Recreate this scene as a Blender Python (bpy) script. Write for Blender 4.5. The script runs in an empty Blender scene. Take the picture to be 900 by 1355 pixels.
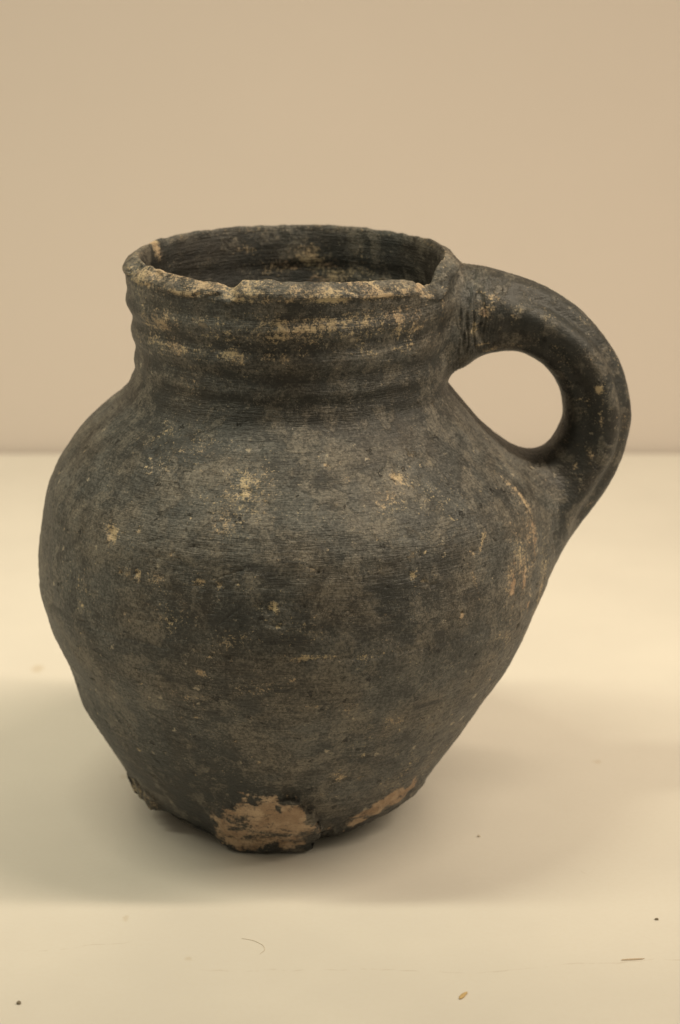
import bpy, math, random
import numpy as np

random.seed(4)
scene = bpy.context.scene
C = scene.collection
R = math.radians

# ------------------------------------------------------------------ camera
cam_d = bpy.data.cameras.new("camera")
cam = bpy.data.objects.new("camera", cam_d)
C.objects.link(cam)
cam.location = (0.0185, -0.609, 0.276)
cam.rotation_euler = (R(90 - 17.3), 0, 0)
cam_d.sensor_fit = 'VERTICAL'
cam_d.sensor_height = 36.0
cam_d.sensor_width = 24.0
cam_d.lens = 3000 / 1355 * 36
cam_d.clip_start = 0.01
cam_d.clip_end = 20
cam_d.dof.use_dof = True
cam_d.dof.focus_distance = 0.585
cam_d.dof.aperture_fstop = 15.0
scene.camera = cam

# ------------------------------------------------------------------ light
world = bpy.data.worlds.new("World")
scene.world = world
world.use_nodes = True
bg = world.node_tree.nodes["Background"]
bg.inputs["Color"].default_value = (1.0, 0.86, 0.625, 1)
bg.inputs["Strength"].default_value = 0.255


def area(name, loc, target, sx, sy, power, col, spread=180, inward=0):
    d = bpy.data.lights.new(name, 'AREA')
    d.shape = 'RECTANGLE'
    d.size, d.size_y = sx, sy
    d.energy = power
    d.color = col
    d.spread = R(spread)
    o = bpy.data.objects.new(name, d)
    C.objects.link(o)
    o.location = loc
    v = np.array(target, float) - np.array(loc, float)
    # the long side runs left to right; the lamp tips back and a little inward
    o.rotation_euler = (math.atan2(v[1], -v[2]), R(inward), 0)
    return o


# two fluorescent tubes end to end above the table, running left to right
area("tube_lamp_left", (-0.42, -0.075, 0.72), (-0.42, 0.085, 0.0), 0.66, 0.05, 0.90, (1.0, 0.93, 0.69), 76, -18)
area("tube_lamp_right", (0.56, -0.075, 0.69), (0.56, 0.085, 0.0), 0.84, 0.05, 1.72, (1.0, 0.83, 0.615), 78, 32)

scene.view_settings.view_transform = 'Standard'
scene.view_settings.look = 'None'
scene.view_settings.exposure = 0.1
scene.view_settings.gamma = 1

# ------------------------------------------------------------------ helpers


def tag(o, label=None, cat=None, group=None, kind=None):
    if label: o["label"] = label
    if cat: o["category"] = cat
    if group: o["group"] = group
    if kind: o["kind"] = kind
    return o


def nmat(name):
    m = bpy.data.materials.new(name)
    m.use_nodes = True
    nt = m.node_tree
    return m, nt, nt.nodes["Principled BSDF"]


class G:
    """small node-graph helper"""
    def __init__(s, nt): s.nt = nt

    def n(s, t, **kw):
        nd = s.nt.nodes.new(t)
        for k, v in kw.items(): setattr(nd, k, v)
        return nd

    def l(s, a, b): s.nt.links.new(a, b)

    def put(s, sock, v):
        if hasattr(v, "is_linked"): s.l(v, sock)
        else: sock.default_value = v

    def math(s, op, a, b=0.0, clamp=False):
        nd = s.n("ShaderNodeMath", operation=op)
        nd.use_clamp = clamp
        s.put(nd.inputs[0], a); s.put(nd.inputs[1], b)
        return nd.outputs[0]

    def noise(s, vec, scale, detail=4, rough=0.55, dist=0.0):
        nd = s.n("ShaderNodeTexNoise")
        s.l(vec, nd.inputs["Vector"])
        nd.inputs["Scale"].default_value = scale
        nd.inputs["Detail"].default_value = detail
        nd.inputs["Roughness"].default_value = rough
        nd.inputs["Distortion"].default_value = dist
        return nd.outputs["Fac"]

    def remap(s, v, a, b, c=0.0, d=1.0):
        nd = s.n("ShaderNodeMapRange", interpolation_type='SMOOTHSTEP')
        s.put(nd.inputs[0], v)
        for i, x in enumerate((a, b, c, d)): nd.inputs[i + 1].default_value = x
        return nd.outputs[0]

    def mix(s, f, a, b):
        nd = s.n("ShaderNodeMix", data_type='RGBA')
        s.put(nd.inputs[0], f)
        for i, x in ((6, a), (7, b)):
            if isinstance(x, tuple): nd.inputs[i].default_value = (*x, 1)
            else: s.l(x, nd.inputs[i])
        return nd.outputs[2]

    def scaled(s, vec, sc):
        nd = s.n("ShaderNodeVectorMath", operation='MULTIPLY')
        s.l(vec, nd.inputs[0]); nd.inputs[1].default_value = sc
        return nd.outputs[0]


# gradient noise in numpy, for the relief and the wear of the clay
_rng = np.random.default_rng(7)
_perm = np.concatenate([_rng.permutation(256)] * 3)
_g = _rng.normal(size=(256, 3)); _g /= np.linalg.norm(_g, axis=1)[:, None]


def gnoise(P):
    i = np.floor(P).astype(int); f = P - i; i &= 255
    u = f * f * f * (f * (f * 6 - 15) + 10)
    out = 0
    for a in (0, 1):
        wa = u[:, 0] if a else 1 - u[:, 0]
        pa = _perm[i[:, 0] + a]
        for b in (0, 1):
            wb = u[:, 1] if b else 1 - u[:, 1]
            pb = _perm[pa + i[:, 1] + b]
            for c in (0, 1):
                wc = u[:, 2] if c else 1 - u[:, 2]
                g = _g[_perm[pb + i[:, 2] + c]]
                out = out + wa * wb * wc * (g[:, 0] * (f[:, 0] - a) + g[:, 1] * (f[:, 1] - b) + g[:, 2] * (f[:, 2] - c))
    return out


def fbm(P, scale, oct=3, off=0.0):
    r = 0; a = 1.0; s = scale
    for k in range(oct):
        r = r + a * gnoise(P * s + off + 17.3 * k); a *= 0.5; s *= 2.03
    return r


def sstep(a, b, x):
    t = np.clip((x - a) / (b - a), 0, 1)
    return t * t * (3 - 2 * t)


# ------------------------------------------------------------------ setting
# wall
m_wall, nt, bs = nmat("wall_paint")
g = G(nt)
tc = g.n("ShaderNodeTexCoord").outputs["Object"]
f = g.noise(tc, 9, 3)
bs.inputs["Base Color"].default_value = (0.7, 0.66, 0.6, 1)
g.l(g.mix(f, (0.66, 0.597, 0.55), (0.695, 0.627, 0.58)), bs.inputs["Base Color"])
bs.inputs["Roughness"].default_value = 0.85
bs.inputs["Specular IOR Level"].default_value = 0.2


def box_mesh(name, x0, x1, y0, y1, z0, z1, bevel=0.0, seg=3):
    import bmesh
    bm = bmesh.new()
    vs = [bm.verts.new(p) for p in ((x0, y0, z0), (x1, y0, z0), (x1, y1, z0), (x0, y1, z0), (x0, y0, z1), (x1, y0, z1), (x1, y1, z1), (x0, y1, z1))]
    for q in ((3, 2, 1, 0), (4, 5, 6, 7), (0, 1, 5, 4), (1, 2, 6, 5), (2, 3, 7, 6), (3, 0, 4, 7)):
        bm.faces.new([vs[i] for i in q])
    if bevel:
        bmesh.ops.bevel(bm, geom=list(bm.edges), offset=bevel, segments=seg, affect='EDGES', profile=0.5)
    me = bpy.data.meshes.new(name)
    bm.to_mesh(me); bm.free()
    return me


def link(name, me, mat=None, parent=None):
    o = bpy.data.objects.new(name, me)
    C.objects.link(o)
    if mat: me.materials.append(mat)
    if parent: o.parent = parent
    return o


wall = link("wall", box_mesh("wall", -1.6, 1.6, 0.3685, 0.43, -0.75, 1.5), m_wall)
tag(wall, kind="structure")

# table top
m_tab, nt, bs = nmat("cream_laminate")
g = G(nt)
tc = g.n("ShaderNodeTexCoord").outputs["Object"]
sep = g.n("ShaderNodeSeparateXYZ"); g.l(tc, sep.inputs[0])
X, Y = sep.outputs[0], sep.outputs[1]
f1 = g.noise(tc, 14, 4)
f2 = g.noise(tc, 700, 2)
col = g.mix(g.remap(f1, 0.3, 0.7), (0.645, 0.62, 0.57), (0.69, 0.665, 0.61))
col = g.mix(g.remap(f2, 0.25, 0.8, 0.0, 0.18), col, (0.62, 0.57, 0.49))
# faint grimy scratches: (start, end, half width, strength)
wob = g.math('MULTIPLY', g.math('SUBTRACT', g.noise(tc, 60, 3), 0.5), 0.006)
brk = g.remap(g.noise(tc, 210, 3), 0.42, 0.62)
for (a, b, w, s) in (((-0.0175, -0.1055), (0.052, -0.1058), 0.00022, 0.20), ((0.050, -0.106), (0.112, -0.0985), 0.00022, 0.20),
                     ((-0.064, -0.0955), (-0.033, -0.0905), 0.00025, 0.22), ((0.083, -0.0485), (0.0885, -0.058), 0.0002, 0.35),
                     ((0.095, -0.086), (0.099, -0.0935), 0.0003, 0.16)):
    L = math.hypot(b[0] - a[0], b[1] - a[1]); ux, uy = (b[0] - a[0]) / L, (b[1] - a[1]) / L
    dx = g.math('SUBTRACT', X, a[0]); dy = g.math('SUBTRACT', Y, a[1])
    along = g.math('ADD', g.math('MULTIPLY', dx, ux), g.math('MULTIPLY', dy, uy))
    perp = g.math('ABSOLUTE', g.math('ADD', g.math('ADD', g.math('MULTIPLY', dx, -uy), g.math('MULTIPLY', dy, ux)), wob))
    inside = g.math('MULTIPLY', g.remap(along, 0, 0.006), g.remap(along, L - 0.006, L, 1.0, 0.0))
    k = g.math('MULTIPLY', g.math('MULTIPLY', g.remap(perp, w * 0.4, w * 2.2, s, 0.0), inside), brk)
    col = g.mix(k, col, (0.33, 0.24, 0.15))
# smears: (x, y, radius, strength)
for (x, y, rx, ry, s) in ((-0.0828, 0.1005, 0.0028, 0.0045, 0.35), (-0.046, 0.012, 0.0016, 0.0022, 0.2), (-0.0372, -0.078, 0.001, 0.0024, 0.25),
                          (0.0962, 0.0231, 0.0017, 0.0016, 0.3), (-0.0195, -0.0995, 0.0012, 0.0012, 0.25), (0.062, 0.150, 0.004, 0.004, 0.1)):
    dx = g.math('DIVIDE', g.math('SUBTRACT', X, x), rx); dy = g.math('DIVIDE', g.math('SUBTRACT', Y, y), ry)
    d = g.math('SQRT', g.math('ADD', g.math('MULTIPLY', dx, dx), g.math('MULTIPLY', dy, dy)))
    d = g.math('ADD', d, g.math('MULTIPLY', g.math('SUBTRACT', g.noise(tc, 500, 2), 0.5), 1.2))
    col = g.mix(g.remap(d, 0.3, 1.1, s, 0.0), col, (0.42, 0.31, 0.16))
g.l(col, bs.inputs["Base Color"])
bs.inputs["Roughness"].default_value = 0.38
bs.inputs["Specular IOR Level"].default_value = 0.55
bp = g.n("ShaderNodeBump"); bp.inputs["Strength"].default_value = 0.06; bp.inputs["Distance"].default_value = 0.0005
g.l(g.noise(tc, 420, 3), bp.inputs["Height"]); g.l(bp.outputs[0], bs.inputs["Normal"])

tab = link("table", box_mesh("table", -0.9, 0.9, -0.52, 0.366, -0.028, 0.0, 0.002), m_tab)
tag(tab, "cream laminate table top with faint scratches, running back behind the jug", "table")

# ------------------------------------------------------------------ clay material
m_clay, nt, bs = nmat("smoked_grey_clay")
g = G(nt)
tc = g.n("ShaderNodeTexCoord").outputs["Object"]
at = g.n("ShaderNodeAttribute"); at.attribute_name = "wear"
sp = g.n("ShaderNodeSeparateColor"); g.l(at.outputs["Color"], sp.inputs[0])
DUST, CLAY, DARKEN = sp.outputs[0], sp.outputs[1], sp.outputs[2]
streak = g.scaled(tc, (1.0, 1.0, 5.0))
n_big = g.noise(tc, 38, 5, 0.6)
n_mid = g.noise(tc, 170, 5, 0.62)
n_fine = g.noise(tc, 900, 4, 0.65)
n_grit = g.noise(tc, 2200, 3, 0.7)
n_str = g.noise(streak, 330, 4, 0.6)
n_hue = g.noise(tc, 55, 4, 0.6, 0.4)
# ground: charcoal to grey, cool or brown
n_g2 = g.noise(tc, 1250, 4, 0.75)
lines = g.scaled(tc, (1.0, 1.0, 13.0))
n_lin = g.noise(lines, 115, 5, 0.62, 0.15)          # turning lines round the pot
n_lin2 = g.noise(lines, 240, 3, 0.6)
n_zone = g.noise(tc, 26, 3, 0.5)
tone = g.math('ADD', g.math('MULTIPLY', n_big, 0.42), g.math('ADD', g.math('MULTIPLY', n_mid, 0.50), g.math('MULTIPLY', n_g2, 0.95)))
TURN = at.outputs["Alpha"]
lin_amt = g.math('MULTIPLY', g.remap(n_zone, 0.40, 0.62, 0.12, 0.42), TURN)
tone = g.math('ADD', tone, g.math('MULTIPLY', g.math('SUBTRACT', n_lin, 0.5), lin_amt))
tone = g.math('SUBTRACT', tone, g.math('MULTIPLY', DARKEN, 0.28))
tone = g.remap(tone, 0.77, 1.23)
cool = g.mix(tone, (0.022, 0.0245, 0.0240), (0.150, 0.150, 0.138))
warm = g.mix(tone, (0.029, 0.026, 0.0215), (0.180, 0.160, 0.128))
col = g.mix(g.remap(n_hue, 0.39, 0.69), cool, warm)
# worn film: ragged paler and darker patches with clear edges
n_film = g.noise(tc, 105, 9, 0.70, 0.35)
film = g.remap(n_film, 0.51, 0.58)
col = g.mix(g.math('MULTIPLY', film, g.remap(n_g2, 0.38, 0.62, 0.12, 0.62)), col, (0.200, 0.180, 0.146))
n_film2 = g.noise(g.scaled(tc, (1.0, 1.0, 1.7)), 82, 8, 0.68, 0.5)
dark = g.remap(n_film2, 0.43, 0.37)
col = g.mix(g.math('MULTIPLY', dark, 0.75), col, (0.020, 0.021, 0.0205))
# fine pale grit rubbed up from the surface
grit = g.math('MULTIPLY', g.remap(n_grit, 0.57, 0.70), g.remap(n_mid, 0.44, 0.62))
col = g.mix(g.math('MULTIPLY', grit, 0.80), col, (0.34, 0.305, 0.245))
# dark pinholes
n_pin = g.noise(tc, 1500, 2, 0.5)
col = g.mix(g.remap(n_pin, 0.33, 0.25, 0.0, 0.75), col, (0.014, 0.0135, 0.013))


def flecks(scale, keep, size, seed):
    """scattered ragged flecks: one in a few Voronoi cells"""
    off = g.n("ShaderNodeVectorMath", operation='ADD'); g.l(tc, off.inputs[0]); off.inputs[1].default_value = (seed, seed * .7, seed * 1.3)
    wv = g.n("ShaderNodeVectorMath", operation='ADD')
    nz = g.n("ShaderNodeTexNoise"); nz.inputs["Scale"].default_value = scale * 2.6; nz.inputs["Detail"].default_value = 3; g.l(off.outputs[0], nz.inputs["Vector"])
    sc = g.n("ShaderNodeVectorMath", operation='SCALE'); g.l(nz.outputs["Color"], sc.inputs[0]); sc.inputs["Scale"].default_value = 0.75 / scale
    g.l(off.outputs[0], wv.inputs[0]); g.l(sc.outputs[0], wv.inputs[1])
    v = g.n("ShaderNodeTexVoronoi"); v.inputs["Scale"].default_value = scale; g.l(wv.outputs[0], v.inputs["Vector"])
    sp_ = g.n("ShaderNodeSeparateColor"); g.l(v.outputs["Color"], sp_.inputs[0])
    on = g.math('GREATER_THAN', sp_.outputs[0], 1 - keep)
    rad = g.math('MULTIPLY', g.math('ADD', g.math('MULTIPLY', sp_.outputs[1], 0.8), 0.25), size)
    d = g.math('SUBTRACT', rad, g.math('ADD', v.outputs["Distance"], g.math('MULTIPLY', g.math('SUBTRACT', n_g2, 0.5), 1.1)))
    return g.math('MULTIPLY', g.remap(d, 0.0, size * 0.35), on)


fl1 = flecks(300, 0.18, 0.24, 0.3)      # small pale flecks
fl2 = flecks(150, 0.10, 0.18, 1.1)      # larger chips of the film
pit = flecks(330, 0.10, 0.30, 2.2)      # open pores
open_ = g.math('SUBTRACT', 1.0, g.math('MULTIPLY', DARKEN, 0.6))
col = g.mix(g.math('MULTIPLY', g.math('MULTIPLY', fl1, open_), g.remap(n_zone, 0.38, 0.55, 0.30, 0.80)), col, (0.40, 0.35, 0.265))
col = g.mix(g.math('MULTIPLY', g.math('MULTIPLY', fl2, open_), 0.40), col, (0.34, 0.27, 0.18))
col = g.mix(g.math('MULTIPLY', pit, 0.8), col, (0.013, 0.0125, 0.012))
# pale dust and earth in the hollows and on the edges
dm = g.math('ADD', DUST, g.math('ADD', g.math('MULTIPLY', g.math('SUBTRACT', n_mid, 0.5), 0.9), g.math('MULTIPLY', g.math('SUBTRACT', n_fine, 0.5), 1.7)))
dm = g.math('ADD', dm, g.math('MULTIPLY', g.math('SUBTRACT', n_grit, 0.5), 1.7))
dm = g.math('ADD', dm, g.math('MULTIPLY', g.math('SUBTRACT', n_lin, 0.5), 0.7))
dmask = g.math('MULTIPLY', g.remap(dm, 0.36, 0.92), 0.88)
dcol = g.mix(g.remap(n_hue, 0.35, 0.65), (0.58, 0.475, 0.295), (0.49, 0.365, 0.235))
col = g.mix(dmask, col, dcol)
# bare fired clay where the surface has gone
rot = g.n("ShaderNodeMapping"); rot.inputs["Rotation"].default_value = (0, R(28), 0); rot.inputs["Scale"].default_value = (0.45, 1.0, 1.5); g.l(tc, rot.inputs["Vector"])
n_cst = g.noise(rot.outputs[0], 230, 6, 0.62, 0.6)
cm = g.math('ADD', CLAY, g.math('ADD', g.math('MULTIPLY', g.math('SUBTRACT', n_cst, 0.5), 1.7), g.math('MULTIPLY', g.math('SUBTRACT', n_g2, 0.5), 1.1)))
cmask = g.math('MULTIPLY', g.remap(cm, 0.34, 0.72), g.remap(CLAY, 0.12, 0.3))
ccol = g.mix(g.remap(n_mid, 0.36, 0.64), (0.32, 0.215, 0.135), (0.50, 0.37, 0.25))
ccol = g.mix(g.remap(n_grit, 0.52, 0.64, 0.0, 0.35), ccol, (0.10, 0.08, 0.06))
col = g.mix(cmask, col, ccol)
g.l(col, bs.inputs["Base Color"])
rough = g.math('ADD', 0.36, g.math('MULTIPLY', n_mid, 0.30))
rough = g.math('ADD', rough, g.math('MULTIPLY', g.math('MAXIMUM', dmask, cmask), 0.2))
g.l(rough, bs.inputs["Roughness"])
bs.inputs["Specular IOR Level"].default_value = 0.5
hgt = g.math('ADD', g.math('MULTIPLY', n_fine, 0.5), g.math('ADD', g.math('MULTIPLY', n_str, 0.55), g.math('MULTIPLY', n_grit, 0.22)))
hgt = g.math('ADD', hgt, g.math('MULTIPLY', g.math('MULTIPLY', g.math('ADD', n_lin, n_lin2), 0.75), TURN))
hgt = g.math('ADD', hgt, g.math('MULTIPLY', g.math('SUBTRACT', g.math('MULTIPLY', film, 0.25), g.math('MULTIPLY', pit, 1.6)), 1.0))
hgt = g.math('SUBTRACT', hgt, g.math('MULTIPLY', fl2, 0.8))
bp = g.n("ShaderNodeBump"); bp.inputs["Strength"].default_value = 0.8; bp.inputs["Distance"].default_value = 0.0004
g.l(hgt, bp.inputs["Height"]); g.l(bp.outputs[0], bs.inputs["Normal"])

# ------------------------------------------------------------------ jug shape
# profile: height, left and right radius edge (m); the pot leans and is not quite round
PROF = np.array([(0.0020, -0.03853, 0.03906), (0.0080, -0.04166, 0.04314), (0.0150, -0.04531, 0.04789), (0.0240, -0.05024, 0.05395),
(0.0340, -0.05584, 0.06000), (0.0450, -0.05895, 0.06731), (0.0560, -0.06354, 0.07212), (0.0670, -0.06624, 0.07586), (0.0770, -0.06614, 0.07690),
(0.0870, -0.06486, 0.07619), (0.0950, -0.06319, 0.07455), (0.1010, -0.06044, 0.07035), (0.1060, -0.05702, 0.06380), (0.1110, -0.05331, 0.05845),
(0.1160, -0.04814, 0.05427), (0.1205, -0.04255, 0.05065), (0.1235, -0.03970, 0.04869), (0.1260, -0.03915, 0.04879), (0.1285, -0.03759, 0.04879),
(0.1310, -0.03842, 0.04899), (0.1335, -0.03780, 0.04894), (0.1360, -0.03729, 0.04919), (0.1385, -0.03889, 0.04930), (0.1410, -0.03887, 0.04967),
(0.1435, -0.03768, 0.05005), (0.1460, -0.03915, 0.05031), (0.1485, -0.04027, 0.05052), (0.1510, -0.03889, 0.05053), (0.1535, -0.03972, 0.05060),
(0.1560, -0.03944, 0.05094), (0.1585, -0.04078, 0.05091)])
ZT = np.linspace(0.0, 0.1625, 1400)
dzt = ZT[1] - ZT[0]


def smooth(y, mm):
    s = mm * 1e-3 / dzt
    k = np.arange(-int(4 * s) - 1, int(4 * s) + 2); w = np.exp(-.5 * (k / s) ** 2); w /= w.sum()
    h = len(k) // 2
    y0 = np.concatenate([2 * y[0] - y[1:h + 1][::-1], y, np.full(h, y[-1])])
    return np.convolve(y0, w, 'valid')


XL = smooth(np.interp(ZT, PROF[:, 0], PROF[:, 1]), 1.15)
XR = smooth(np.interp(ZT, PROF[:, 0], PROF[:, 2]), 1.15)
# throwing ridges of the neck run round the whole pot, weaker at the front
XLs = smooth(np.interp(ZT, PROF[:, 0], PROF[:, 1]), 4.5)
win = sstep(0.120, 0.126, ZT)
RIP = -(XL - XLs) * win
CEN = (XL + RIP * 1.0 + XR) / 2
RAD = (XR - XL - RIP) / 2


def radius(th, z):
    c = np.interp(z, ZT, CEN); r = np.interp(z, ZT, RAD); rp = np.interp(z, ZT, RIP)
    wl = 0.55 + 0.45 * np.cos(th - math.pi)                  # full on the left
    return c, r + rp * np.clip(wl, 0.78, 1) * (1 + 0.20 * np.clip(-np.sin(th), 0, 1) ** 2)


# rim line: bumps and chips, (degrees, metres)
CH = np.array([(-180, 0), (-165, .0002), (-158, -.0006), (-150, .0001), (-139, -.0001), (-128, -.0004), (-120, -.0003), (-116, -.0003), (-113.5, -.0006), (-111.5, -.0014), (-109.5, -.0016),
               (-107.8, -.0006), (-106, .0006), (-104, .0008), (-98, .0008), (-92, .0005), (-84, .0004), (-75, .0002), (-64, -.0003), (-54, -.0008), (-48, -.0012), (-43, -.0018), (-38, -.0030),
               (-32, -.0044), (-28, -.0048), (-25, -.0044), (-22, -.0014), (-17, -.0002), (-8, .0002), (0, .0004), (20, .0004), (45, 0), (90, .0002), (140, 0), (180, 0)])


def rim_top(th):
    d = np.degrees(th)
    return 0.1603 + np.interp(d, CH[:, 0], CH[:, 1])


# pinched foot: lobes (centre deg, half width deg, height, push out)
LOBES = [(-95, 21.5, 0.0232, 0.0040), (-42, 25, 0.0200, 0.0020), (-151, 15, 0.0150, 0.0024), (158, 24, 0.015, 0.0025), (105, 24, 0.016, 0.0025), (52, 24, 0.016, 0.0025), (8, 20, 0.014, 0.0024)]


def lobe_uv(th, z, L):
    u = (np.degrees(th) - L[0] + 180) % 360 - 180
    return u / L[1], z / L[2]


def lobes(th, z, xyz):
    """push-out of the foot and, per vertex, which lobe it belongs to"""
    d = np.zeros_like(th); own = np.full(th.shape, -1)
    wob = 0.16 * gnoise(xyz * 170 + 3.1) + 0.10 * gnoise(xyz * 420)
    for i, L in enumerate(LOBES):
        u, v = lobe_uv(th, z, L)
        rr = np.sqrt(np.abs(u) ** 2.3 + np.abs(v) ** 2.0) + wob
        bl = sstep(0.0, 0.45, u)
        if i == 0:
            s = bl * sstep(1.02, 0.93, rr) + (1 - bl) * sstep(1.25, 0.40, rr)
        else:
            s = sstep(1.1, 0.5, rr)
        s = s * (1 - 0.35 * np.clip(v, 0, 1))
        d = np.maximum(d, s * L[3])
        own[(rr < 1.0) & (v < 1.05)] = i
    return d, own


EDGE = np.array([(-180, 7.5), (-165, 8), (-153, 7.8), (-147, 7.2), (-141, 7), (-136, 6.6), (-133, 5.8), (-128, 5.4), (-125, 4.4), (-120, 3.8), (-115, 2.5), (-111, 1.1), (-108, .5), (-104, .3), (-90, .25), (-77, .4),
                 (-75, .9), (-74.3, 4.6), (-70, 5.4), (-66.5, 5.6), (-65.3, 3.4), (-61.5, 3.0), (-58.5, 4.8), (-55, 5.8), (-51, 5.9), (-46, 6.7), (-42, 6.9), (-38, 8.0), (-33, 9.2), (-28, 9.8), (-23, 8.6), (-19, 8.2), (0, 8), (40, 5), (70, 1), (100, .5), (130, 5), (180, 7.5)])


def foot_edge(th):
    """height of the lower edge: down on the lobes, raised between them"""
    d = np.degrees(th)
    jag = np.stack([np.cos(th), np.sin(th), 0 * th], 1)
    e = np.interp(d, EDGE[:, 0], EDGE[:, 1])
    return (e + np.clip(e, 0, 1) * (0.9 * fbm(jag, 9, 2, 1.0) + 0.5 * fbm(jag, 30, 2, 2.0))) * 1e-3


# ---- handle: centre line (x, z), half thickness
HX = np.array([(0.0400, 0.1410, 0.0166), (0.0476, 0.1417, 0.0157), (0.0510, 0.1427, 0.0142), (0.0543, 0.1434, 0.0126), (0.0602, 0.1430, 0.0114), (0.0661, 0.1423, 0.0104), (0.0712, 0.1409, 0.0097),
               (0.0787, 0.1365, 0.0091), (0.0850, 0.1304, 0.0090), (0.0893, 0.1218, 0.0092), (0.0908, 0.1144, 0.0095), (0.0904, 0.1080, 0.0096), (0.0882, 0.1021, 0.0097),
               (0.0841, 0.0960, 0.0103), (0.0789, 0.0901, 0.0111), (0.0734, 0.0848, 0.0118), (0.0680, 0.0796, 0.0112), (0.063, 0.075, 0.0100)])
NS = 420
_t = np.concatenate([[0], np.cumsum(np.hypot(np.diff(HX[:, 0]), np.diff(HX[:, 1])))]); _t /= _t[-1]
_ts = np.linspace(0, 1, NS)


def spl(col):
    y = np.interp(_ts, _t, col)
    k = np.exp(-.5 * (np.arange(-40, 41) / 12.0) ** 2); k /= k.sum()
    yy = np.concatenate([2 * y[0] - y[1:41][::-1], y, 2 * y[-1] - y[-41:-1][::-1]])
    return np.convolve(yy, k, 'valid')


hx, hz, ha = spl(HX[:, 0]), spl(HX[:, 1]), spl(HX[:, 2])
HC = np.stack([hx, 0.08 * hx, hz], 1)
HT = np.gradient(HC, axis=0); HT /= np.linalg.norm(HT, axis=1)[:, None]
HB = np.tile(np.array([-0.08, 1.0, 0.0]) / math.hypot(1, .08), (NS, 1))      # across the strap
HN = np.cross(HT, HB); HN /= np.linalg.norm(HN, axis=1)[:, None]             # through the strap
hb = 0.0118 + 0.004 * sstep(0.22, 0.05, _ts) + 0.004 * sstep(0.72, 1.0, _ts)  # half width


def f_handle(P):
    out = np.empty(len(P))
    for s in range(0, len(P), 20000):
        p = P[s:s + 20000]
        d2 = ((p[:, None, :] - HC[None, ::3]) ** 2).sum(2)
        k = np.argmin(d2, 1) * 3
        q = p - HC[k]
        n = (q * HN[k]).sum(1) / ha[k]; b = (q * HB[k]).sum(1) / hb[k]; t = (q * HT[k]).sum(1)
        rr = (np.abs(n) ** 2.3 + np.abs(b) ** 2.3) ** (1 / 2.3)
        e = (rr - 1) * np.minimum(ha[k], hb[k])
        end = np.where((k == 0) | (k >= NS - 4), np.abs(t) - 0.001, -1)
        out[s:s + 20000] = np.maximum(e, end)
    return out


def f_body(P):
    z = np.clip(P[:, 2], 0.002, 0.1625)
    c = np.interp(z, ZT, CEN)
    th = np.arctan2(P[:, 1], P[:, 0] - c)
    _, r = radius(th, z)
    rho = np.hypot(P[:, 0] - c, P[:, 1])
    z2 = np.clip(z - 0.001, 0.002, 0.1625)
    _, r2 = radius(th, z2)
    sl = np.clip((r - r2) / 0.001, -2, 2)
    e = (rho - r) / np.sqrt(1 + sl * sl)
    return np.maximum(e, P[:, 2] - 0.1603)


def f_union(P):
    a, b = f_body(P), f_handle(P)
    k = 0.0032 + 0.0078 * sstep(0.125, 0.10, P[:, 2])          # broader, smeared join below
    h = np.clip(k - np.abs(a - b), 0, None) / k
    return np.minimum(a, b) - h * h * k * 0.25


def swell(P, N, f_other, steps=5):
    """push along the surface's own normal out to the blended join; what lies inside the other part sinks"""
    k = 0.0032 + 0.0078 * sstep(0.125, 0.10, P[:, 2])
    d = np.zeros(len(P)); e = 1e-4
    for _ in range(steps):
        Q = P + N * d[:, None]
        f0 = f_union(Q); g0 = (f_union(Q + N * e) - f0) / e
        d = np.clip(d - f0 / np.clip(g0, 0.4, 1.2), 0, 0.42 * k)
    return d * sstep(-0.0030, 0.0, f_other) - 0.0022 * sstep(0.0, -0.0035, f_other)


def grid_normals(P, nr, nt, closed=True):
    A = P.reshape(nr, nt, 3)
    du = np.roll(A, -1, 1) - np.roll(A, 1, 1)
    dv = np.gradient(A, axis=0)
    n = np.cross(du, dv)
    return (n / (np.linalg.norm(n, axis=2)[..., None] + 1e-12)).reshape(-1, 3)


# ------------------------------------------------------------------ body grid
NT = 960
TH = -math.pi + 2 * math.pi * np.arange(NT) / NT
NO, NLIP, NI = 600, 26, 150
rows_r, rows_z, rows_kind = [], [], []
edge = foot_edge(TH); top = rim_top(TH)
zs = top - 0.0042
# underside
_, re = radius(TH, edge + 0.0015)
re = re - 0.0018
core = np.minimum(re - 0.004, 0.0335 + 0.0008 * np.sin(3 * TH) + 0.0005 * np.sin(7 * TH))
for q in np.linspace(0.02, 1.0, 8):
    rows_r.append((core - 0.002) * q); rows_z.append(np.full(NT, 0.0003)); rows_kind.append(0)
for a in np.linspace(0, 1, 10)[1:]:
    rows_r.append(core + (re - core) * a); rows_z.append(0.0003 + (edge - 0.0003) * (1 - (1 - a) ** 1.15)); rows_kind.append(0)
for a in np.linspace(0.25, 0.9, 3):
    c, r = radius(TH, edge + 0.0015)
    rows_r.append(r - 0.0018 * (1 - math.sin(a * math.pi / 2))); rows_z.append(edge + 0.0015 * (1 - math.cos(a * math.pi / 2))); rows_kind.append(1)
for t in np.linspace(0, 1, NO):
    z = edge + 0.0015 + (zs - edge - 0.0015) * t
    c, r = radius(TH, z)
    rows_r.append(r); rows_z.append(z); rows_kind.append(1)
cs, rs = radius(TH, zs)
rs = rs + 0.0004
wallt = 0.0046
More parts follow.
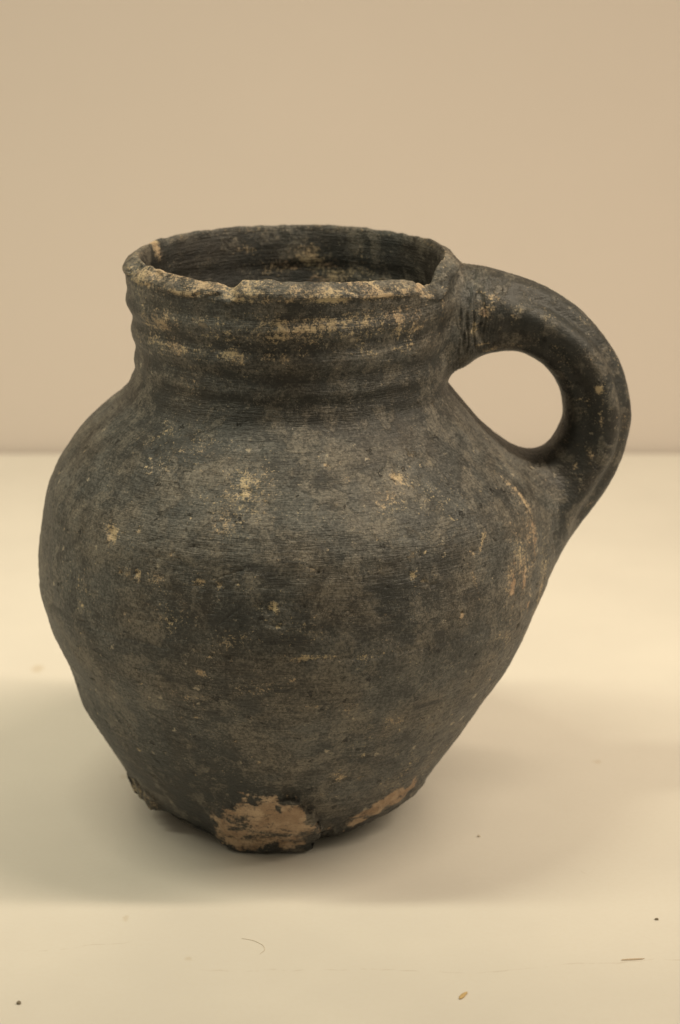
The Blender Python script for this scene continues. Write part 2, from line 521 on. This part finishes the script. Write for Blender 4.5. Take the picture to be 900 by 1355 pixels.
for a in np.linspace(0, 1, NLIP + 2)[1:-1]:
    # outer bead, then a slanting top, then the inner edge
    px = np.interp(a, [0, .14, .30, .5, .68, .80, .92, 1], [0, -.0001, -.0009, -.0022, -.0033, -.0040, -.0045, -.0047])
    pz = np.interp(a, [0, .14, .30, .5, .68, .80, .92, 1], [0, .0012, .0024, .0033, .0040, .0041, .0034, .0022])
    rows_r.append(rs + px); rows_z.append(zs + pz); rows_kind.append(2)
for t in np.linspace(0, 1, NI):
    z = (zs + 0.0018) * (1 - t) + 0.009 * t
    c, r = radius(TH, z)
    r = np.interp(z, [0.12, 0.128], [1, 0.0])[...] * r + np.interp(z, [0.12, 0.128], [0, 1.0]) * (0.35 * r + 0.65 * np.interp(0.150, ZT, RAD))
    rows_r.append(r - wallt - 0.0006 * sstep(0.15, 0.13, z)); rows_z.append(z); rows_kind.append(3)
for q in np.linspace(0.92, 0.02, 10):
    rows_r.append(rows_r[-1] * 0 + (radius(TH, np.full(NT, 0.009))[1] - wallt) * q); rows_z.append(np.full(NT, 0.0085 - 0.001 * (1 - q))); rows_kind.append(3)
RR = np.array(rows_r); ZZ = np.array(rows_z); KK = np.array(rows_kind)
# bottom and inner pole close on the axis
cen = np.interp(np.clip(ZZ, 0.0, 0.1625), ZT, CEN)
T2 = np.broadcast_to(TH, RR.shape)
P = np.stack([cen + RR * np.cos(T2), RR * np.sin(T2), ZZ], -1).reshape(-1, 3)
kind = np.repeat(KK, NT)
thv = T2.ravel().copy(); zv = ZZ.ravel().copy()
NR = len(RR)
outer = (kind == 1) | (kind == 2)

# join with the handle
fh = f_handle(P); fb = f_body(P)
sel = (kind == 1) & (fh < 0.014) & (P[:, 0] > 0.03)
N = grid_normals(P, NR, NT)
P[sel] += N[sel] * (swell(P[sel], N[sel], fh[sel]) * sstep(0.0, 0.0012, (zs[0] * 0 + rim_top(thv[sel]) - 0.0042) - zv[sel]))[:, None]
# normals for the relief


N = grid_normals(P, NR, NT)
# foot lobes
low = outer & (zv < 0.035)
dl = np.zeros(len(P)); own = np.full(len(P), -1)
dl[low], own[low] = lobes(thv[low], zv[low], P[low])
radial = np.stack([np.cos(thv), np.sin(thv), 0 * thv], 1)
P += radial * (dl - 0.0016 * sstep(0.013, 0.002, zv) * outer)[:, None]
P0 = P.copy()

# relief: hand-thrown unevenness, wheel lines, chips
base_rel = lambda Q: 0.00055 * fbm(Q, 32, 3) + 0.00010 * fbm(Q, 600, 2, 2.0)
rel = base_rel(P) * outer + (0.0003 * fbm(P * np.array([1, 1, 2.5]), 60, 2, 5.0) + 0.00035 * fbm(P * np.array([.15, .15, 9.0]), 75, 2, 5.0)) * (kind == 3)
rel += 0.00016 * fbm(P * np.array([1, 1, 4.0]), 110, 3, 9.0) * (kind == 1)
rel += (0.00050 * fbm(P, 210, 3, 4.0) - 0.0007 * sstep(0.12, 0.34, fbm(P, 150, 2, 21.0)) * (0.15 + 0.85 * sstep(25, -10, np.degrees(thv)) )) * (kind == 2)
rel += 0.00035 * fbm(P, 260, 3, 8.0) * (own >= 0) + (0.0013 * fbm(P, 170, 2, 15.0) - 0.0010 * sstep(0.1, 0.3, fbm(P, 240, 2, 33.0))) * (own == 2)
# flaking on the rim's lower edge and the worn foot
rimz = zv - (rim_top(thv) - 0.0042)

DUST = np.zeros(len(P)); CLAY = np.zeros(len(P)); DARKEN = np.zeros(len(P))
rad_mm = np.interp(np.clip(zv, 0.002, .16), ZT, RAD) * 1000


def spot(th_d, z_mm, w, h, rot=0.0, sel=None):
    """0..1 field of an elliptical mark on the outer face, sizes in mm"""
    s = outer if sel is None else sel
    out = np.zeros(len(P))
    idx = np.where(s & (np.abs(zv * 1000 - z_mm) < 3.2 * max(w, h)))[0]
    dt = (np.degrees(thv[idx]) - th_d + 180) % 360 - 180
    x = np.radians(dt) * rad_mm[idx]; y = zv[idx] * 1000 - z_mm
    c_, s_ = math.cos(R(rot)), math.sin(R(rot))
    a, b = (x * c_ + y * s_) / w, (-x * s_ + y * c_) / h
    out[idx] = np.exp(-(a * a + b * b))
    return out


# pale earth: (deg, mm, half w, half h, rot, amount)
for a in [(-126, 133.8, 4, 2.2, -15, .55), (-95.2, 149.1, 9, 2.0, 0, .35), (-97.2, 142, 2.4, 1.6, 0, .6), (-120, 141.6, 5, 1.3, -10, .4), (-73.5, 143.2, 3, 1.5, 0, .55),
          (-59.5, 147.8, 6, 1.4, 0, .42), (-110, 148.6, 7, 2, -8, .35), (-26, 146.1, 3, 4, 0, .45), (-27.5, 150.7, 2.5, 2, 0, .5), (-75, 149.5, 9, 1.8, 0, .34),
          (-98.5, 111.1, 1.6, 4.2, 0, .55), (-98, 110, 7, 6, 0, .40), (-117.8, 116.2, 10, 3.5, 20, .36), (-103.2, 103, 4.5, 3, 50, .48), (-57.2, 110.4, 1.9, 1.1, -25, .95),
          (-61.5, 106.3, 4.5, 2.2, 0, .45), (-130.8, 119.8, 8, 3.0, 25, .34), (-71.2, 111.3, 1.2, .9, 0, .5),
          (-132.4, 96.0, 1.5, 2.0, 10, .95), (-133.5, 97.0, 3.0, 2.0, 10, .45), (-123.7, 87.8, 1.0, 1.5, 0, 1.0), (-119.3, 87.4, 3.2, 2.0, 0, .55), (-127.0, 87.6, 2.6, 1.4, 0, .50),
          (-108.8, 88.1, 1.5, 1.0, 0, .8), (-104.5, 88.1, 1.1, .9, 0, .75), (-93.0, 83.2, 1.0, 1.6, 15, .9), (-95.5, 83.6, 2.0, 1.4, 0, .4), (-63.4, 88.7, 1.2, 1.2, 0, .85),
          (-60.7, 86.7, 1.0, .9, 0, .6), (-43.5, 93.5, .8, 2.6, -35, .8), (-47.2, 83.4, .7, 4.2, 20, .55), (-49.6, 100.5, .6, .8, 0, .8), (-51.0, 75.5, .5, .9, 0, 1.1),
          (-86.8, 69.4, 2.3, .9, 15, .95), (-82.2, 69.6, 3.5, .8, 0, .45), (-74.2, 68.8, 7, 1.0, 0, .34), (-108.2, 64, 1.6, .8, -20, .75), (-76, 54, 3.0, 2.0, 0, .3),
          (-101, 73.5, 5, 3, 0, 0.43), (-111, 48.9, 1.0, .7, 0, .5), (-72.2, 27.9, 1.6, 1.4, 0, .85), (-74, 30, 1.8, .6, 40, .5), (-34.3, 61.9, 6, 5, 0, 0.35),
          (-66, 45, 7, 4, 0, 0.37), (-52, 105, 6, 3, 0, .36), (-88, 78, 5, 4, 0, 0.33), (-115, 78, 6, 3, 0, 0.35), (-140, 80, 7, 4, 0, 0.29), (-112, 56, 5, 3, 0, 0.33), (-95, 60, 6, 3, 0, 0.33),
          (-22, 98, 1.0, 6, 8, .75), (-23, 88, 4, 7, 0, .52), (-16, 72, 3.5, 14, 0, .56), (-13.7, 55.9, 3.5, 12, 0, .52), (-35.5, 79.9, 1.8, 6, -15, .55), (-30, 84, 5.5, 11, 0, .42), (-28, 70, 6, 9, 0, .34),
          (-50, 22, 6, 4, 35, .36), (-40, 30, 5, 3, 40, .3)]:
    DUST = np.maximum(DUST, a[5] * 0.92 * spot(a[0], a[1], a[2] * 1.3, a[3] * 1.3, a[4])) + 0.25 * np.minimum(DUST, a[5] * spot(a[0], a[1], a[2] * 1.3, a[3] * 1.3, a[4]))
# rim: the bead's lower edge and the broken lip are rubbed pale
frontw = sstep(-20, -40, np.degrees(thv)) * sstep(-176, -150, np.degrees(thv))
big = fbm(P, 90, 3, 1.0)
band = np.exp(-((zv - (zs[0] * 0 + 0.1562)) / 0.0012) ** 2) * outer * frontw
DUST = np.maximum(DUST, band * np.clip(0.62 + 1.3 * big + 1.1 * fbm(P, 300, 2, 3.0), 0, 1.1))
DUST = np.maximum(DUST, (kind == 2) * (0.48 + 0.75 * big) * (0.40 + 0.60 * frontw))
DUST = np.maximum(DUST, outer * frontw * sstep(0.136, 0.143, zv) * sstep(0.1545, 0.151, zv) * np.clip(0.36 + 0.65 * big + 0.5 * fbm(P, 260, 2, 41.0), 0, .72))
DUST = np.maximum(DUST, outer * sstep(-110, -150, np.degrees(thv)) * sstep(0.146, 0.156, zv) * 0.36)
DUST = np.maximum(DUST, spot(-150, 158.8, 3, 1.4, 0) * 0.5)
DUST = np.maximum(DUST, (kind >= 2) * np.exp(-((np.degrees(thv) - 158) / 3.2) ** 2) * sstep(0.152, 0.158, zv) * 1.0)
# patches on the inside of the far wall
ins = kind == 3
for a in [(84, 151, 7, 4, 0, .62), (97, 148, 6, 3, 0, .5), (72, 146, 8, 4, 0, .55), (58, 145, 8, 5, 0, .5), (80, 140, 6, 4, 0, .7), (110, 154, 5, 1.5, 0, .5), (110, 141, 10, 3, 0, .45), (62, 153, 4, 3, 0, .35), (47, 138, 6, 5, 0, .5)]:
    DUST = np.maximum(DUST, a[5] * spot(a[0], a[1], a[2], a[3], a[4], ins))
for a in [(80, 142, 6, 5, 0, .62), (74, 148, 6, 3, 0, .5), (92, 149, 4, 3, 0, .5), (64, 141, 5, 4, 0, .45)]:
    CLAY = np.maximum(CLAY, a[5] * spot(a[0], a[1], a[2], a[3], a[4], ins))
# rust-brown streaks below the handle
for a in [(-34, 80, 1.6, 7, -12, .62), (-29, 78, 1.4, 8, -5, .55), (-22, 88, 2.2, 6, 0, .55), (-25, 70, 1.2, 7, 0, .45)]:
    CLAY = np.maximum(CLAY, a[5] * spot(a[0], a[1], a[2], a[3], a[4]))
# worn foot lobes
u0, v0 = lobe_uv(thv, zv, LOBES[0])
r0 = np.sqrt(np.abs(u0) ** 2.3 + np.abs(v0) ** 2)
wb = fbm(P, 200, 3, 12.0)
CLAY = np.maximum(CLAY, outer * sstep(1.02, 0.80, r0 + 0.25 * wb) * np.clip(0.64 - 0.16 * sstep(-0.5, -1.0, u0) - 0.5 * sstep(0.20, 0.02, v0 + 0.25 * wb) - 0.35 * sstep(0.62, 0.9, u0) * sstep(0.5, 0.2, v0) + 0.12 * sstep(0.5, 0.9, v0) + 0.22 * sstep(-0.1, 0.5, u0) * sstep(0.35, 0.75, v0), 0, 1))
DARKEN = np.maximum(DARKEN, outer * sstep(1.1, 0.9, r0) * (sstep(-0.7, -1.1, u0) * 0.5 + sstep(0.2, 0.0, v0) * 0.7))  # front lobe gets darker towards its left side and bottom
dg = np.degrees(thv)
zc = np.interp(dg, [-64, -57, -53.5, -45, -38.8, -30], [7.4, 10.8, 12.8, 15.2, 16.6, 17.6]) * 1e-3
bd = (zv - zc) / 0.0040 + 1.0 * wb
wnd = sstep(-66, -60, dg) * sstep(-33, -40, dg)
CLAY = np.maximum(CLAY, outer * np.exp(-bd ** 4) * wnd * 0.72)
DARKEN = np.maximum(DARKEN, outer * sstep(zc - 0.002, zc - 0.004, zv) * wnd * 0.8)  # darker strip on the lower face, below the tan band
CLAY = np.maximum(CLAY, spot(-69, 7, 1.6, 2.4, 0) * 0.55)
u2, v2 = lobe_uv(thv, zv, LOBES[2])
r2_ = np.sqrt(np.abs(u2) ** 2.3 + np.abs(v2) ** 2)
DUST = np.maximum(DUST, outer * sstep(1.1, 0.8, r2_) * 0.50)
# zones of darker tone: neck base, the inside, lower left belly
DARKEN = np.maximum(DARKEN, 0.45 * outer * np.exp(-((zv - 0.127) / 0.006) ** 2) * sstep(-125, -90, np.degrees(thv)))
DARKEN = np.maximum(DARKEN, 0.9 * outer * sstep(0.050, 0.018, zv) * sstep(-75, -110, np.degrees(thv)))
DARKEN = np.maximum(DARKEN, ins * 0.75)
DARKEN = np.maximum(DARKEN, 0.40 * outer * sstep(-0.0001, -0.00045, np.interp(zv, ZT, RIP)))
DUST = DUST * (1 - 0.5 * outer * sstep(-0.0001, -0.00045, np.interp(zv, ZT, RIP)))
DARKEN = np.maximum(DARKEN, (0.30 * spot(-66, 84, 9, 7, 0) + 0.30 * spot(-84, 84, 7, 6, 0) + 0.2 * spot(-105, 80, 22, 12, 0)) * np.clip(0.8 + 1.2 * big, 0, 1.5))

# chips and pits: (deg, mm, radius mm, depth mm)
for a in [(-133.2, 96.3, 1.3, .9), (-131.3, 95.2, .8, .5), (-124.2, 87.8, .9, .8), (-128.4, 87.2, .7, .8), (-126, 91, .5, .6), (-108.8, 87.6, 1.4, .6), (-104.5, 88.0, 1.0, .5),
          (-93.8, 82.6, 1.1, .8), (-95.6, 83.6, 1.4, .4), (-63.8, 88.9, 1.2, .6), (-60.5, 86.5, .7, .5), (-57.4, 110.6, 1.2, .7), (-51, 76.2, .42, 1.2), (-86.8, 69.2, 1.0, .4),
          (-96.6, 118.6, .8, .6), (-49.2, 100.8, .6, .4), (-43.2, 93.2, .8, .4), (-108.2, 64.2, .8, .4), (-113, 100, .7, .4), (-104, 99.5, .8, .35), (-119, 93, .6, .5), (-84, 92, .7, .35)]:
    s = spot(a[0], a[1], a[2], a[2]); rel -= s ** 1.3 * a[3] * 1e-3 * 0.9
for _ in range(420):
    th_d = random.uniform(-178, -5); z_mm = random.uniform(22, 118); rr_ = random.choice((.3, .35, .45, .6)); s = spot(th_d, z_mm, rr_ * random.uniform(.8, 1.8), rr_, random.uniform(-30, 30))
    rel -= s * random.uniform(.12, .42) * 1e-3 * (rr_ / 0.45)
    if random.random() < .45: DUST = np.maximum(DUST, spot(th_d + random.uniform(-.8, .8), z_mm - rr_, rr_ * 1.2, rr_) * random.uniform(.4, .85))
# shallow scratches and drag marks
for _ in range(46):
    th_d = random.uniform(-165, -20); z_mm = random.uniform(40, 112)
    s = spot(th_d, z_mm, random.uniform(2, 5), .22, random.gauss(0, 18)); rel -= s * 0.0002
# horizontal turning line across the belly
lz = 0.0694 + 0.0006 * np.sin(2 * thv)
rel -= 0.00022 * np.exp(-((zv - lz) / 0.0007) ** 2) * outer

NN = grid_normals(P, NR, NT)
P = P + NN * rel[:, None]

# ------------------------------------------------------------------ handle grid
NH = 200
PH = 2 * math.pi * np.arange(NH) / NH
cp, sn = np.cos(PH), np.sin(PH)
se = lambda v: np.sign(v) * np.abs(v) ** (2 / 2.3)
A = HC[:, None] + HN[:, None] * (ha[:, None] * se(cp))[..., None] + HB[:, None] * (hb[:, None] * se(sn))[..., None]
H = A.reshape(-1, 3)
fbH = f_body(H)
tH = np.repeat(_ts, NH); pH = np.tile(PH, NS)
HNrm = grid_normals(H, NS, NH)
out = H - np.repeat(HC, NH, 0)
HNrm *= np.where((HNrm * out).sum(1) < 0, -1, 1)[:, None]
near = fbH < 0.014
H[near] += HNrm[near] * swell(H[near], HNrm[near], fbH[near])[:, None]
# finger grooves along the strap, softened at the ends
mid = sstep(0.10, 0.30, tH) * sstep(0.95, 0.70, tH)
an = np.arctan2((out * np.repeat(HB, NH, 0)).sum(1), (out * np.repeat(HN, NH, 0)).sum(1))   # 0 = one face, pi = the other
relH = 0
for cdeg, dep, wd in ((-52, .0019, 15), (-112, .0011, 15), (30, .0010, 18), (-82, -.0006, 14)):
    dd = (np.degrees(an) - cdeg + 180) % 360 - 180
    relH = relH - dep * np.exp(-(dd / wd) ** 2) * mid
free = sstep(0.001, 0.008, fbH)
relH = relH * free + base_rel(H) + (0.0007 * fbm(H, 38, 2, 6.0) + 0.0003 * fbm(H, 130, 3, 2.0)) * free
# root folds pressed into the rim
xm, zm = H[:, 0] * 1000, H[:, 2] * 1000
fold = sstep(48, 52, xm) * sstep(62, 56, xm) * sstep(132, 137, zm) * (H[:, 1] < 0.004)
fn = fbm(H * np.array([1.0, 0.4, 0.22]), 420, 2, 4.0)
relH = relH - 0.0006 * np.clip(1 - np.abs(fn) * 5, 0, 1) * fold
relH = relH - 0.0011 * np.exp(-((xm - 57.5) / 2.6) ** 2 - ((zm - 139.5) / 3.0) ** 2) * (H[:, 1] < 0)
H = H + HNrm * np.asarray(relH)[:, None]
DH = 0.03 + 0.45 * np.clip(fbm(H * np.array([1, 1, 1]), 120, 3, 3.0), -.3, .5)
SH = np.full(len(H), 0.85) * sstep(0.10, 0.25, tH)


def hspot(x, z, w, h, rot=0):
    c_, s_ = math.cos(R(rot)), math.sin(R(rot))
    dx, dz = H[:, 0] * 1000 - x, H[:, 2] * 1000 - z
    return np.exp(-(((dx * c_ + dz * s_) / w) ** 2 + ((-dx * s_ + dz * c_) / h) ** 2)) * (H[:, 1] < HC[0, 1] + 0.08 * H[:, 0])


for a in [(89.5, 123, 1.2, 1.6, 0, .95), (90.5, 116, .9, 5, 0, .5), (58, 146, 4, 2.5, -30, .6), (55, 141, 1.4, 4, 0, .6), (60, 149, 5, 1.5, -20, .5), (88, 104, 1.2, 2.5, 0, .5), (84, 101, .9, 2, 10, .5), (60, 134, 3, 1, 0, .55),
          (74, 84, 1.5, 7, 30, .4), (98, 112, 2, 9, 0, .3)]:
    DH = np.maximum(DH, a[5] * hspot(*a[:5]))
CHd = 0.42 * hspot(57, 145, 2.0, 3.0, 0)
DH = np.maximum(DH, 0.6 * hspot(57, 136.2, 3.5, 0.5, 4))
SH = np.maximum(SH, hspot(57.5, 139.5, 3, 3, 0))

# ------------------------------------------------------------------ jug objects
jug = bpy.data.objects.new("jug", None)
C.objects.link(jug)
jug.empty_display_size = 0.02
tag(jug, "dark grey smoked clay jug with one strap handle and a chipped pinched foot", "jug")


def submesh(name, P, Nrm, faces, wear, turn=1.0):
    used = np.unique(faces)
    mp = np.full(len(P), -1, dtype=np.int64); mp[used] = np.arange(len(used))
    fc = mp[faces]
    me = bpy.data.meshes.new(name)
    me.vertices.add(len(used)); me.vertices.foreach_set("co", P[used].astype(np.float32).ravel())
    me.loops.add(fc.size); me.loops.foreach_set("vertex_index", fc.astype(np.int32).ravel())
    me.polygons.add(len(fc)); me.polygons.foreach_set("loop_start", (np.arange(len(fc)) * 4).astype(np.int32))
    me.update(calc_edges=True)
    me.polygons.foreach_set("use_smooth", np.ones(len(fc), dtype=bool))
    at = me.attributes.new("wear", 'FLOAT_COLOR', 'POINT')
    w = np.ones((len(used), 4), np.float32); w[:, :3] = wear[used]; w[:, 3] = turn
    at.data.foreach_set("color", w.ravel())
    me.normals_split_custom_set_from_vertices(Nrm[used])
    return link(name, me, m_clay, jug)


idx = np.arange(NR * NT).reshape(NR, NT)
nx = np.roll(idx, -1, 1)
F = np.stack([idx[:-1], nx[:-1], nx[1:], idx[1:]], -1).reshape(-1, 4)
NB = grid_normals(P, NR, NT)
WB = np.stack([DUST, CLAY, DARKEN], 1)
fk = kind[F].max(1); fz = zv[F].mean(1); fo = own[F].max(1); ft = thv[F[:, 0]]
fmin = kind[F].min(1)
part = np.full(len(F), 0)                      # belly
part[(fk == 1) & (fz > 0.1225)] = 1           # neck
part[(fk >= 1) & (fk <= 2) & (fz > 0.1535)] = 2
part[fk == 2] = 2                             # rim
part[fk == 3] = 3                             # inside
part[(fmin == 0)] = 4                         # underside
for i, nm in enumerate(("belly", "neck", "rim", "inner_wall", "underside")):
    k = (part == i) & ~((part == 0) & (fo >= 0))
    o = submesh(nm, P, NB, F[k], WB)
    if nm == "rim": o["label"] = "worn rim rubbed pale, chipped at the front"
lobe_lab = {0: "broad front foot lobe worn to bare tan clay", 1: "foot lobe at the right worn to a tan band", 2: "foot lobe at the left, dusty grey"}
for i in range(len(LOBES)):
    k = (part == 0) & (fo == i)
    if k.any():
        o = submesh("foot_lobe", P, NB, F[k], WB)
        if i in lobe_lab: o["label"] = lobe_lab[i]

ih = np.arange(NS * NH).reshape(NS, NH); nh = np.roll(ih, -1, 1)
FH = np.stack([ih[:-1], ih[1:], nh[1:], nh[:-1]], -1).reshape(-1, 4)
keep = (fbH[FH].max(1) > -0.0036) & (H[FH][:, :, 0].min(1) > 0.0475)
FH = FH[keep]
NHm = grid_normals(H, NS, NH); o_ = (NHm * out).sum(1); NHm *= np.where(o_ < 0, -1, 1)[:, None]
# wind the faces outwards
a_, b_, c_ = H[FH[:, 0]], H[FH[:, 1]], H[FH[:, 2]]
if ((np.cross(b_ - a_, c_ - a_)) * NHm[FH[:, 0]]).sum(1).mean() < 0: FH = FH[:, ::-1]
submesh("handle", H, NHm, FH, np.stack([DH, CHd, SH], 1), 0.15)

# ------------------------------------------------------------------ crumbs on the table
def flat_mat(name, c, rough=0.8):
    m, nt, bs = nmat(name)
    g = G(nt); tc = g.n("ShaderNodeTexCoord").outputs["Object"]
    g.l(g.mix(g.noise(tc, 2500, 2), tuple(x * .7 for x in c), tuple(min(1, x * 1.3) for x in c)), bs.inputs["Base Color"])
    bs.inputs["Roughness"].default_value = rough
    return m


m_dark = flat_mat("dark_crumb", (0.20, 0.17, 0.12))
m_tan = flat_mat("tan_crumb", (0.50, 0.36, 0.17))
m_fib = flat_mat("brown_fibre", (0.55, 0.44, 0.32))
m_pale = flat_mat("pale_fibre", (0.56, 0.50, 0.41))


def pebble(name, loc, size, mat, rot, label, cat="crumb", group=None):
    import bmesh
    bm = bmesh.new()
    bmesh.ops.create_icosphere(bm, subdivisions=2, radius=1)
    rn = random.Random(name + str(loc))
    for v in bm.verts:
        k = 1 + rn.uniform(-.22, .22)
        v.co = (v.co.x * size[0] * k, v.co.y * size[1] * k, max(v.co.z, -.6) * size[2] * k)
    zmin = min(v.co.z for v in bm.verts)
    for v in bm.verts: v.co.z -= zmin
    me = bpy.data.meshes.new(name); bm.to_mesh(me); bm.free()
    o = link(name, me, mat)
    o.location = (loc[0], loc[1], 0.0); o.rotation_euler.z = R(rot)
    return tag(o, label, cat, group)


pebble("crumb", (-0.0590, -0.1219), (.00055, .00062, .0004), m_dark, 20, "tiny dark crumb on the table in the lower left corner")
pebble("crumb", (0.1007, -0.0787), (.00058, .00042, .0003), m_dark, -15, "tiny dark crumb on the table near the right edge, right of the jug's foot")
pebble("crumb", (-0.0411, 0.0197), (.0006, .0007, .0004), flat_mat("grey_crumb", (0.25, 0.22, 0.15)), 0, "small grey crumb on the table just left of the jug's lower belly")
pebble("flake", (0.0484, -0.1182), (.0006, .0020, .0003), m_tan, -28, "slim yellow tan flake lying on the table at the front", "flake")
pebble("splinter", (0.0918, -0.1001), (.0030, .00026, .0002), m_fib, 6, "straight brown splinter on the table at the lower right", "splinter")
pebble("crumb", (0.0575, -0.029), (.0005, .0004, .0003), m_pale, 0, "tiny brown crumb on the table right of the jug's foot")


def fibre(pts, r, label):
    pts = np.array(pts, float); n = 26
    t = np.linspace(0, len(pts) - 1, n)
    q = np.stack([np.interp(t, np.arange(len(pts)), pts[:, i]) for i in range(2)], 1)
    for _ in range(3): q[1:-1] = (q[:-2] + 2 * q[1:-1] + q[2:]) / 4
    tg = np.gradient(q, axis=0); tg /= np.linalg.norm(tg, axis=1)[:, None]
    V, Fc = [], []
    for i in range(n):
        rr = r * math.sin(math.pi * (0.08 + 0.84 * i / (n - 1))) ** .5
        for k in range(6):
            a = k * math.pi / 3
            V.append((q[i, 0] - tg[i, 1] * math.cos(a) * rr, q[i, 1] + tg[i, 0] * math.cos(a) * rr, r + math.sin(a) * rr))
    for i in range(n - 1):
        for k in range(6):
            Fc.append((i * 6 + k, i * 6 + (k + 1) % 6, (i + 1) * 6 + (k + 1) % 6, (i + 1) * 6 + k))
    me = bpy.data.meshes.new("fibre"); me.from_pydata(V, [], Fc); me.update()
    return tag(link("fibre", me, m_pale), label, "fibre")


fibre([(-0.0066, -0.0890), (-0.0036, -0.0900), (-0.0010, -0.0925), (-0.0004, -0.0950), (-0.0016, -0.0972)], 0.00008, "short curled brown fibre on the table in front of the jug")
